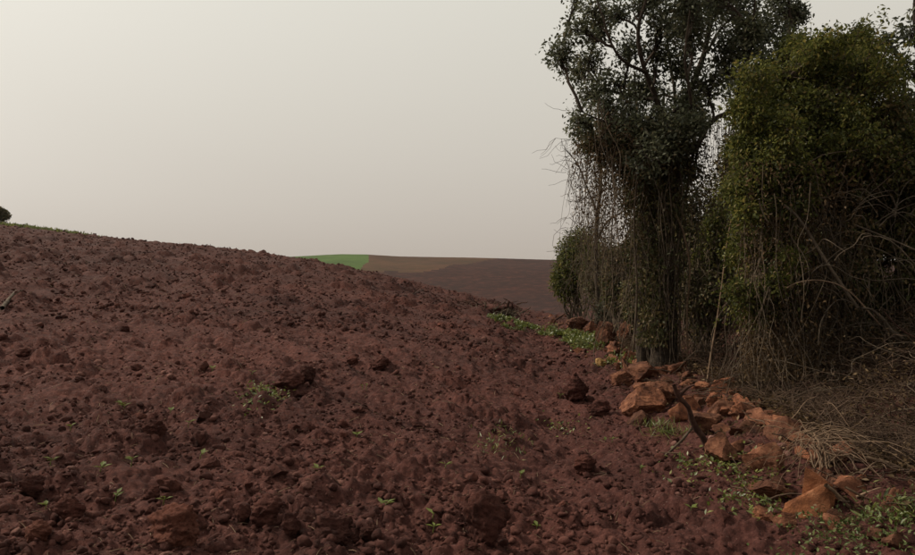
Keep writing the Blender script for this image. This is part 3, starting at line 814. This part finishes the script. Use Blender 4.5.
clumps_to_crown(tw, lf, cl, mroots, twigs=28, per=36, L=.038, W=.020, tr=.004, droop=.7)
# soft green shoots above the top
for (x0, y0), (x1, y1) in [((852, 55), (868, 22)), ((835, 60), (838, 32)), ((842, 60), (850, 38)), ((866, 60), (884, 8)), ((880, 85), (905, 55)), ((885, 90), (912, 40)), ((895, 100), (918, 68)), ((820, 60), (826, 40)), ((870, 80), (898, 28))] + [((px, py), (px + dx * rng.uniform(.6, 1.3), py + dy * rng.uniform(.6, 1.3))) for px, py, dx, dy in [(752, 190, -14, 6), (748, 215, -12, 14), (750, 240, -8, 22), (752, 160, -16, -2), (758, 130, -18, -6), (765, 105, -18, -10), (778, 82, -14, -16), (792, 66, -8, -18), (806, 56, -6, -20), (762, 118, -20, 4), (752, 262, -10, 26), (758, 285, -8, 28), (770, 92, -20, -4), (822, 50, 4, -16), (845, 42, -6, -16), (775, 230, -6, 30), (790, 210, 4, 36), (765, 205, -16, 20), (805, 180, -4, 34), (830, 150, 8, 36), (850, 140, 6, 30), (785, 160, -10, 30), (770, 150, -18, 16), (868, 58, 14, -18), (878, 78, 16, -14)]]:
    P = wiggle(Mp(x0, y0, -.25)[None], Mp(x1, y1, -.3)[None], 9, .09); tw.add(*tubes(P, np.linspace(.006, .002, 9)[None], 3))
    m = 60; k = rng.integers(1, 9, m); pos = P[0, k] + rng.normal(size=(m, 3)) * .035
    lf.add(*leaves(pos, rdir(m), rdir(m) + np.array([0, 0, .6]), rng.uniform(.04, .065, m), rng.uniform(.02, .03, m)))
part('twigs', tw, M_twig, mound, kind='stuff')
part('green_foliage', lf, M_leaf_green, mound, kind='stuff')
# darker inside and right flank
cl = []
for _ in range(48):
    px, py = rng.uniform(785, 985), rng.uniform(105, 350)
    cl.append(clump(px, py, rng.uniform(22, 38), MY + rng.uniform(.5, 1.8) - .25 * (px > 860), .9, 1.0))
for _ in range(26):
    cl.append(clump(rng.uniform(840, 985), rng.uniform(100, 320), rng.uniform(18, 28), MY + rng.uniform(-.3, .3), .9, 1.0))
tw = Acc()
clumps_to_crown(tw, lf2, cl, mroots, twigs=30, per=30, L=.05, W=.027, tr=.005, droop=.6)
part('twigs', tw, M_bark, mound, kind='stuff')
part('shaded_foliage', lf2, M_leaf_mix, mound, kind='stuff')
vs, vl = Acc(), Acc()
n = 290
px = np.concatenate([740 + 110 * rng.beta(1.1, 1.8, 190), rng.uniform(820, 960, 100)])
topz = np.interp(px, [738, 760, 800, 860, 960], [220, 150, 120, 130, 150]) + rng.random(n) ** .8 * 190
P0 = np.stack([Mp(a, b, c) for a, b, c in zip(px, topz, rng.normal(-.3, .25, n))])
zend = np.maximum(zs(P0[:, 0], P0[:, 1]), P0[:, 2] - rng.uniform(.6, 3.2, n))
hanging(vs, P0, zend, .24, .06, rng.uniform(.0022, .006, n), 14)
# arching, looping stems
n = 90
px = rng.uniform(745, 930, n); py = rng.uniform(190, 370, n)
P0 = np.stack([Mp(a, b, c) for a, b, c in zip(px, py, rng.normal(-.35, .25, n))]); P1 = P0 + np.stack([rng.normal(.25, .5, n), rng.normal(-.1, .2, n), rng.normal(-.15, .3, n)], -1)
P1[:, 2] = np.maximum(P1[:, 2], zs(P1[:, 0], P1[:, 1]) + .05)
vs.add(*tubes(wiggle(P0, P1, 12, .06, -.22), np.linspace(.006, .0035, 12)[None].repeat(n, 0), 4))
part('hanging_vines', vs, M_twig, mound, kind='stuff')
n = 11000
px = 738 + 150 * rng.beta(1.3, 2.2, n); py = 380 - rng.random(n) ** 1.4 * 220
pos = np.stack([Mp(a, b, c) for a, b, c in zip(px, py, rng.normal(-.2, .28, n))])
vl.add(*leaves(pos, rdir(n) + np.array([0, 0, -.9]), rdir(n), rng.uniform(.03, .06, n), rng.uniform(.013, .026, n)))
part('dead_leaves', vl, M_leaf_dry, mound, kind='stuff')
stem(mound, [Mp(784, 205, -.5), Mp(800, 220, -.6), Mp(822, 255, -.7), Mp(845, 290, -.8), Mp(858, 308, -.85)], .014, .016)
stem(mound, [Mp(783, 290, -.6), Mp(800, 282, -.7), Mp(825, 281, -.8), Mp(850, 292, -.9), Mp(880, 325, -.9)], .009, .007, m=M_straw)
stem(mound, [Mp(855, 225, -.6), Mp(880, 235, -.7), Mp(915, 250, -.8), Mp(935, 262, -.8)], .010, .008)
stem(mound, [Mp(818, 345, -.8), Mp(822, 320, -.8), Mp(838, 300, -.8), Mp(858, 305, -.85)], .008, .006)

# wispy tree at the far right edge, behind the mound
wb = at(925, 330, 9.6); wb[2] = float(zs(wb[0], wb[1]))
wisp = thing('wispy_tree', tuple(wb), 'thin leafy tree top poking in at the upper right corner', 'tree')
Wp = lambda x, y, dy=0.0: at(x, y, 9.6 + dy)
P = [wb - [0, 0, .2], Wp(928, 250), Wp(925, 150), Wp(922, 80), Wp(915, 20), Wp(918, -40)]
stem(wisp, P, .06, .02, 'trunk', M_bark, 20)
tw, lf = Acc(), Acc()
clumps_to_crown(tw, lf, [clump(910, 28, 14, 9.6), clump(905, 62, 12, 9.6), clump(890, 75, 10, 9.5), clump(915, 95, 16, 9.6), clump(925, 5, 20, 9.6), clump(935, 50, 24, 9.6), clump(880, 40, 7, 9.6), clump(895, 100, 12, 9.6), clump(925, -40, 26, 9.7)], resample(P, 20)[8:], twigs=16, per=9, L=.08, W=.036)
part('twigs', tw, M_bark, wisp, kind='stuff'); part('crown', lf, M_leaf_dark, wisp, kind='stuff')

# pale leaning sapling stem in front of the mound
pb = ground_at(706, 382)
sap = thing('bare_sapling', tuple(pb), 'pale bare sapling stem leaning right between the big trunk and the vine mound', 'sapling')
Pp = lambda x, y, dy=0.0: at(x, y, pb[1] + dy)
stem(sap, [pb - [0, 0, .1], Pp(711, 355), Pp(717, 320), Pp(722, 285), Pp(726, 250), Pp(732, 215)], .013, .007, 'stem', M_straw)
stem(sap, [Pp(717, 320), Pp(722, 308), Pp(730, 300)], .006, .003, 'twig', M_straw)

# broken pale branch on the dark right side
bb = ground_at(905, 372)
br = thing('broken_branch', tuple(at(876, 312, 6.6)), 'broken pale branch with a split end slanting down the dark right flank', 'branch')
a = Acc(); q0 = lambda x, y: at(x, y, 6.6)
a.add(*limb([q0(862, 308), q0(872, 310), q0(884, 320), q0(893, 332), q0(902, 338)], .009, .017, 14, 6, .2)); part('wood', a, M_twig, br)
a = Acc(); a.add(*limb([q0(884, 312), q0(893, 322), q0(906, 333), q0(925, 342)], .005, .008, 10, 5, .15)); part('splinter', a, M_log, br)

# ------------------------------------------------------------------ dry brush, litter and straw at the right
tw, lf = Acc(), Acc()
n = 9000
y = 3.6 * (13 / 3.6) ** rng.random(n); x = row_x(y) + .35 + rng.random(n) ** 1.1 * 3.4
z = zs(x, y); P0 = np.stack([x, y, z + rng.random(n) * (.08 + .55 * sstep(.8, 2.0, x - row_x(y)))], -1)
d = rdir(n); d[:, 2] = np.abs(d[:, 2]) * .55
P1 = P0 + d * rng.uniform(.12, .55, (n, 1)); P1[:, 2] = np.maximum(P1[:, 2], zs(P1[:, 0], P1[:, 1]) + .02)
tw.add(*tubes(wiggle(P0, P1, 5, .09, -.12), np.linspace(1, .5, 5)[None] * rng.uniform(.0018, .005, (n, 1)), 3))
tag(link('dry_brush', tw.mesh('dry_brush'), M_brush), 'tangle of dead brown twigs on the ground under the vine mound', 'brush', kind='stuff')
n = 30000
y = 3.6 * (16 / 3.6) ** rng.random(n); x = row_x(y) + .25 + rng.random(n) ** 1.2 * 3.6
pos = np.stack([x, y, zg(x, y) + .05 + rng.random(n) ** 1.5 * (.10 + .60 * sstep(.6, 2.0, x - row_x(y)))], -1)
lf.add(*leaves(pos, rdir(n) * [1, 1, .5], rdir(n) + np.array([0, 0, 1.]), rng.uniform(.025, .06, n), rng.uniform(.014, .03, n)))
tag(link('leaf_litter', lf.mesh('leaf_litter'), M_leaf_dry), 'brown fallen leaves carpeting the ground behind the stone row', 'leaf litter', kind='stuff')

n = 2600
y = 3.6 * (20 / 3.6) ** rng.random(n); x = row_x(y) + rng.normal(.15, .32, n)
a = Acc(); pos = np.stack([x, y, zg(x, y) + .02 + rng.random(n) ** 2 * .10], -1)
a.add(*leaves(pos, rdir(n) * [1, 1, .4], rdir(n) * .7 + np.array([0, 0, 1.]), rng.uniform(.02, .055, n), rng.uniform(.010, .026, n)))
tag(link('bank_litter', a.mesh('bank_litter'), M_leaf_dry), 'dead leaves caught between the stones of the tumbled row', 'leaf litter', kind='stuff')
a = Acc(); n = 420
y = 3.8 * (16 / 3.8) ** rng.random(n); x = row_x(y) + rng.normal(.25, .35, n); P0 = np.stack([x, y, zg(x, y) + .03 + rng.random(n) * .08], -1)
d = rdir(n); d[:, 2] *= .25; P1 = P0 + d * rng.uniform(.1, .4, (n, 1)); P1[:, 2] = np.maximum(P1[:, 2], zg(P1[:, 0], P1[:, 1]) + .02)
a.add(*tubes(wiggle(P0, P1, 6, .05), np.linspace(1, .5, 6)[None] * rng.uniform(.002, .008, (n, 1)), 4))
tag(link('bank_twigs', a.mesh('bank_twigs'), M_brush), 'broken twigs lying among the stones of the tumbled row', 'twigs', kind='stuff')
a = Acc(); n = 130
y = 4.6 * (9.5 / 4.6) ** rng.random(n); x = row_x(y) + rng.uniform(.7, 3.2, n); P0 = np.stack([x, y, zs(x, y) + rng.uniform(.02, .35, n)], -1)
d = rdir(n); d[:, 2] *= .35; P1 = P0 + d * rng.uniform(.5, 1.3, (n, 1)); P1[:, 2] = np.maximum(P1[:, 2], zs(P1[:, 0], P1[:, 1]) + .03)
a.add(*tubes(wiggle(P0, P1, 10, .06, -.10), np.linspace(1, .5, 10)[None] * rng.uniform(.002, .007, (n, 1)), 5))
tag(link('fallen_stems', a.mesh('fallen_stems'), M_twig), 'long dead stems fallen across the dry brush under the vine mound', 'dead stems', kind='stuff')
a = Acc(); n = 2200
r = np.exp(rng.uniform(np.log(2.8), np.log(30), n)); th = np.radians(rng.uniform(-38, 20, n)); x, y = r * np.sin(th), r * np.cos(th)
kp = x < row_x(y); x, y, r = x[kp], y[kp], r[kp]; n = len(x); P0 = np.stack([x, y, zg(x, y) + .006], -1)
d = rdir(n); d[:, 2] *= .2; P1 = P0 + d * rng.uniform(.015, .07, (n, 1)) * (1 + r[:, None] * .06); P1[:, 2] = zg(P1[:, 0], P1[:, 1]) + .008
a.add(*tubes(np.stack([P0, (P0 + P1) / 2 + [0, 0, .004], P1], 1), np.repeat((.0011 + .00022 * r)[:, None], 3, 1), 3))
tag(link('straw_bits', a.mesh('straw_bits'), M_straw), 'tiny pale straw bits strewn over the ploughed soil', 'straw', kind='stuff')

hb = ground_at(822, 482)
heap = thing('straw_heap', tuple(hb), 'heap of pale dead stalks arching over behind the peaked orange stone', 'straw heap')
a = Acc(); n = 90; HY = hb[1] + .25
H = lambda x, y, dy=0.0: at(x, y, HY + dy)
P0 = np.stack([H(p, q_, c) for p, q_, c in zip(rng.normal(814, 13, n), rng.normal(437, 9, n), rng.normal(0, .18, n))])
P1 = P0 + np.stack([rng.normal(.10, .26, n), rng.normal(-.05, .22, n), rng.uniform(-.30, .02, n)], -1); P1[:, 2] = np.maximum(P1[:, 2], zs(P1[:, 0], P1[:, 1]) + .02)
a.add(*tubes(wiggle(P0, P1, 8, .07, -.10), np.linspace(.0030, .0013, 8)[None].repeat(n, 0), 3))
n = 28
P0 = np.stack([H(p, q_, c) for p, q_, c in zip(rng.uniform(810, 900, n), rng.uniform(450, 490, n), rng.normal(-.05, .15, n))]); P1 = P0 + rng.normal(size=(n, 3)) * [.3, .2, .10]
P0[:, 2] = np.maximum(P0[:, 2], zs(P0[:, 0], P0[:, 1]) + .02); P1[:, 2] = np.maximum(P1[:, 2], zs(P1[:, 0], P1[:, 1]) + .02)
a.add(*tubes(wiggle(P0, P1, 6, .04, -.05), np.linspace(.0034, .0015, 6)[None].repeat(n, 0), 3))
part('stalks', a, M_straw, heap, kind='stuff')
a = Acc(); n = 16
P0 = np.stack([H(p, q_, -.1) for p, q_ in zip(rng.uniform(808, 830, n), rng.uniform(432, 455, n))]); P1 = np.stack([H(p, q_, -.25) for p, q_ in zip(rng.uniform(800, 850, n), rng.uniform(478, 500, n))])
a.add(*tubes(wiggle(P0, P1, 8, .05, -.1), np.linspace(.007, .004, 8)[None].repeat(n, 0), 4)); part('thick_stalks', a, M_straw, heap, kind='stuff')

def stick(name, pts, r0, r1, label, m, lift=.04, cat='stick', group=None):
    P = []
    for px, py in pts:
        P.append(ground_at(px, py + 0.0) if lift == 'g' else None)
    if lift != 'g':
        Yb = ground_at(*max(pts, key=lambda p: p[1]))[1]
        P = [at(px, py, Yb + .03 * k) for k, (px, py) in enumerate(pts)]
    else:
        P = [p + [0, 0, .05] for p in P]
    t = thing(name, tuple(P[0]), label, cat, group)
    a = Acc(); a.add(*limb(P, r0, r1, 16, 7, .14)); part('wood', a, m, t, smooth=True)
    return t, P
G_ST = 'pale sticks by the straw heap'
def fork(t, P, k, off, r, m):
    a = Acc(); s = np.asarray(P[k]); a.add(*limb([s, s + np.asarray(off) * .5 + [0, 0, .02], s + np.asarray(off)], r, r * .4, 8, 5, .06)); part('side_twig', a, m, t, smooth=True)
t, P = stick('dry_stick', [(862, 457), (880, 461), (900, 468), (925, 478)], .009, .013, 'thick pale stick, uppermost of those reaching the right edge', M_straw, group=G_ST); fork(t, P, 1, (-.1, 0, -.08), .005, M_straw)
t, P = stick('dry_stick', [(850, 476), (866, 469), (885, 466), (905, 467)], .006, .007, 'thin pale stick crossing under the uppermost one', M_straw, group=G_ST); fork(t, P, 0, (-.05, 0, -.12), .004, M_straw)
t, P = stick('dry_stick', [(856, 497), (875, 490), (895, 486), (925, 487)], .007, .008, 'pale stick lying above the lower right weeds', M_straw, group=G_ST)
t, P = stick('dry_stick', [(845, 487), (870, 499), (895, 498), (925, 494)], .006, .006, 'lowest pale stick sagging toward the right edge', M_straw, group=G_ST)
t, P = stick('dry_stick', [(826, 485), (838, 495), (850, 508)], .012, .009, 'short stout stick against the right side of the peaked orange stone', M_straw, group=G_ST)
t, P = stick('dry_stick', [(834, 488), (845, 480), (853, 472)], .006, .004, 'short stick slanting up right of the peaked orange stone', M_straw, group=G_ST)
t, P = stick('leaning_log', [(674, 385), (679, 397), (688, 407), (694, 424), (705, 441), (712, 464)], .015, .026, 'dark weathered log leaning across the stone row', M_log, cat='log'); fork(t, P, 1, (.10, -.05, .10), .018, M_log)
t, P = stick('dry_stick', [(692, 428), (680, 442), (661, 459)], .012, .008, 'slanting reddish stick propped against the dark leaning log', M_twig)
t, P = stick('dry_stick', [(401, 299), (412, 296), (423, 291)], .05, .03, 'dark branch lying on the mid field near the dip', M_log, 'g'); fork(t, P, 1, (.3, .1, .25), .02, M_log)
t, P = stick('dry_stick', [(2, 312), (8, 304), (16, 294)], .03, .02, 'pale branch lying on the field at the left edge', M_twig, 'g'); fork(t, P, 1, (.1, .2, .15), .012, M_twig)
t, P = stick('dry_stick', [(551, 323), (560, 317), (568, 312)], .03, .02, 'short dark branch below the green topped bush', M_log)

# dark stump and brush heap at the end of the field
qb = ground_at(495, 316)
bh = thing('brush_heap', tuple(qb), 'dark heap of roots and broken twigs at the far end of the field', 'brush heap')
a = Acc(); n = 130
P0 = qb + np.stack([rng.normal(0, .38, n), rng.normal(0, .3, n), np.abs(rng.normal(.05, .06, n))], -1)
d = rdir(n); d[:, 2] = np.abs(d[:, 2]) * .8 + .1
P1 = P0 + d * rng.uniform(.15, .45, (n, 1))
a.add(*tubes(wiggle(P0, P1, 6, .1), np.linspace(1, .4, 6)[None] * rng.uniform(.006, .022, (n, 1)), 5)); part('twigs', a, M_twig, bh, kind='stuff')
for k, (dx, h) in enumerate([(-.25, .28), (.05, .32), (.3, .42), (.4, .30)]):
    a = Acc(); a.add(*limb([qb + [dx, 0, -.1], qb + [dx + .03, .02, h * .5], qb + [dx + .1, 0, h]], .07, .035, 9, 7, .12)); part('root', a, M_log, bh)
a = Acc(); v, f = stone(77, 4, 9, .1, False); a.add(v * [1.15, .8, .5] + qb + [0, .1, .08], f); part('earth_ball', a, M_clod, bh, smooth=True)
bh2 = thing('brush_heap', tuple(ground_at(468, 305)), 'low scatter of dark twigs left of the root heap', 'brush heap')
a = Acc(); n = 50; c = ground_at(468, 305); P0 = c + np.stack([rng.normal(0, .6, n), rng.normal(0, .4, n), np.full(n, .03)], -1); d = rdir(n); d[:, 2] = np.abs(d[:, 2]) * .4
a.add(*tubes(wiggle(P0, P0 + d * .5, 6, .08), np.linspace(1, .4, 6)[None] * rng.uniform(.008, .025, (n, 1)), 4)); part('twigs', a, M_log, bh2, kind='stuff')

# ------------------------------------------------------------------ weeds and grass
def weed_mass(name, label, pxs, pys, n, L, m, cat='weeds', hmax=.06, wid=.5, up=.5):
    pts = np.array([ground_at(a, b) for a, b in zip(pxs, pys)])
    k = rng.integers(0, len(pts), n); pos = pts[k] + rng.normal(size=(n, 3)) * [.07, .10, 0]
    pos[:, 2] = zg(pos[:, 0], pos[:, 1]) + .01 + rng.random(n) * hmax
    sc = rng.uniform(.6, 1.3, n); a = Acc()
    a.add(*leaves(pos, rdir(n) * [1, 1, .5] + [0, 0, up], rdir(n) * .6 + np.array([0, 0, 1.]), L * sc, L * wid * sc))
    me = a.mesh(name, smooth=False)
    return tag(link(name, me, m), label, cat, kind='stuff')
t = rng.random(70); weed_mass('weed_strip', 'bright green strip of low weeds at the far end of the stone row', 496 + t * 100 + rng.normal(0, 3, 70), 321 + t ** 1.1 * 26 + rng.normal(0, 2.6, 70), 6500, .075, M_weed, hmax=.07)
weed_mass('weed_patch', 'yellow-green seedlings in front of the clod pair in the mid field', rng.normal(268, 12, 26), rng.normal(400, 7, 26), 190, .036, M_weed)
weed_mass('weed_patch', 'thin grassy weeds on the lower middle of the field', rng.normal(498, 12, 14), rng.normal(449, 3, 14), 150, .05, M_weed, wid=.16)
weed_mass('weed_patch', 'small seedlings below the round proud clod', rng.normal(562, 8, 10), rng.normal(428, 4, 10), 70, .036, M_weed)
weed_mass('grass_tuft', 'yellowish grass tuft at the foot of the pale-topped boulder', rng.normal(667, 8, 14), rng.normal(437, 3, 14), 260, .10, M_weed, 'grass', .02, .06, .5)
weed_mass('weed_patch', 'green weeds below the reddish block and leaning log', rng.normal(712, 22, 26), rng.normal(470, 8, 26), 260, .04, M_weed)
weed_mass('weed_patch', 'sparse weeds between the field and the flat orange slab', rng.normal(745, 18, 30), rng.normal(500, 14, 30), 300, .036, M_weed)
weed_mass('weed_patch', 'pale leafy weeds filling the lower right corner', rng.uniform(796, 925, 60), rng.uniform(512, 556, 60), 850, .027, M_weed_pale, hmax=.04)
weed_mass('weed_patch', 'fresh grass shoots on the bank at the right edge', rng.uniform(868, 925, 30), rng.uniform(503, 522, 30), 260, .045, M_weed, hmax=.05, wid=.3)
weed_mass('weed_patch', 'dull green weeds on the bank beside the flat yellow stone', rng.normal(625, 10, 16), rng.normal(360, 5, 16), 500, .05, M_weed)

SP = [(45, 508), (50, 467), (100, 478), (131, 476), (163, 507), (115, 498), (121, 405), (124, 411), (188, 428), (170, 412), (212, 371), (317, 467), (385, 505), (380, 509), (432, 522), (433, 528), (356, 440), (362, 390), (366, 391), (252, 377), (605, 445), (612, 440), (520, 478), (536, 524), (640, 470), (690, 520), (560, 400), (445, 470), (200, 455), (70, 430)]
names = ['at the lower left, left of the red topped clod', 'near the left edge below mid height']
for k, (px, py) in enumerate(SP):
    c = ground_at(px, py); c[2] = float(zg(c[0], c[1])) - .005
    t = thing('seedling', tuple(c), 'tiny green seedling alone on the bare ploughed soil', 'seedling', 'lone seedlings on the ploughed field')
    a = Acc(); h = rng.uniform(.03, .06); a.add(*limb([c, c + [.004, 0, h * .6], c + [.01, .005, h]], .003, .002, 5, 4)); part('stem', a, M_weed, t)
    for j in range(rng.integers(3, 6)):
        ang = rng.uniform(0, 6.28); d = np.array([[math.cos(ang), math.sin(ang), .35]]); L = rng.uniform(.035, .065)
        a = Acc(); a.add(*leaves((c + [.008, .004, h * rng.uniform(.7, 1)])[None], d, np.array([[0, 0, 1.]]), L, L * .45)); part('leaf', a, M_weed, t)

# grass on the crest at the left, and a bush
gb = Acc(); n = 5000
th = np.radians(rng.uniform(-36, -28, n) + rng.exponential(1.0, n)); r = rng.uniform(54, 72, n)
x, y = r * np.sin(th), r * np.cos(th); keep = np.degrees(th) < -27.5 + rng.normal(0, .8, n); x, y = x[keep], y[keep]; n = len(x)
pos = np.stack([x, y, zg(x, y)], -1)
gb.add(*leaves(pos, rdir(n) * .5 + [0, 0, 1], rdir(n) + [0, -1, 0], rng.uniform(.08, .26, n), rng.uniform(.04, .09, n)))
tag(link('crest_grass', gb.mesh('crest_grass'), M_weed), 'strip of green grass along the crest of the hill at the left', 'grass', kind='stuff')
gb = Acc(); n = 150
th = np.radians(rng.uniform(-28, -14, n)); D = np.interp(np.degrees(th), TT, DCT); r = D * rng.uniform(.85, 1.05, n)
pos = np.stack([r * np.sin(th), r * np.cos(th), zg(r * np.sin(th), r * np.cos(th))], -1)
gb.add(*leaves(pos, rdir(n) * .6 + [0, 0, 1], rdir(n) + [0, -1, 0], rng.uniform(.05, .16, n), rng.uniform(.03, .06, n)))
tag(link('crest_stubble', gb.mesh('crest_stubble'), M_leaf_dry), 'sparse dry stubble breaking the skyline of the field', 'stubble', kind='stuff')
cb = at(0, 224, 53.0); cb[2] = float(zs(cb[0], cb[1]))
shrub('round_bush', cb, 'round grey bush on the hill crest cut by the left edge', 'bush', 1.25, .85, .85, 5000, .16, M_leaf_mix, lumps=12)

# ------------------------------------------------------------------ dusty air
a = Acc(); lo, hi = np.array([-1000, -1000, float(GZ.min()) - 1.0]), np.array([1000, 1000, 14.0])
c8 = np.array([[x, y, z] for x in (0, 1) for y in (0, 1) for z in (0, 1)])
a.add(lo + c8 * (hi - lo), [[0, 1, 3, 2], [4, 6, 7, 5], [0, 4, 5, 1], [2, 3, 7, 6], [0, 2, 6, 4], [1, 5, 7, 3]])
m, nn, ll, out = mat('dusty_air')
pv = nn.new('ShaderNodeVolumePrincipled'); pv.inputs['Color'].default_value = (.93, .90, .86, 1)
pv.inputs['Density'].default_value = .00010; pv.inputs['Anisotropy'].default_value = .3
ll.new(pv.outputs[0], out.inputs['Volume'])
tag(link('haze', a.mesh('haze'), m), 'thin dusty haze filling the air over the fields', 'haze', kind='stuff')
print('TRIS', sum(sum(len(p.vertices) - 2 for p in me.polygons) if len(me.polygons) < 2000 else len(me.polygons) for me in bpy.data.meshes))
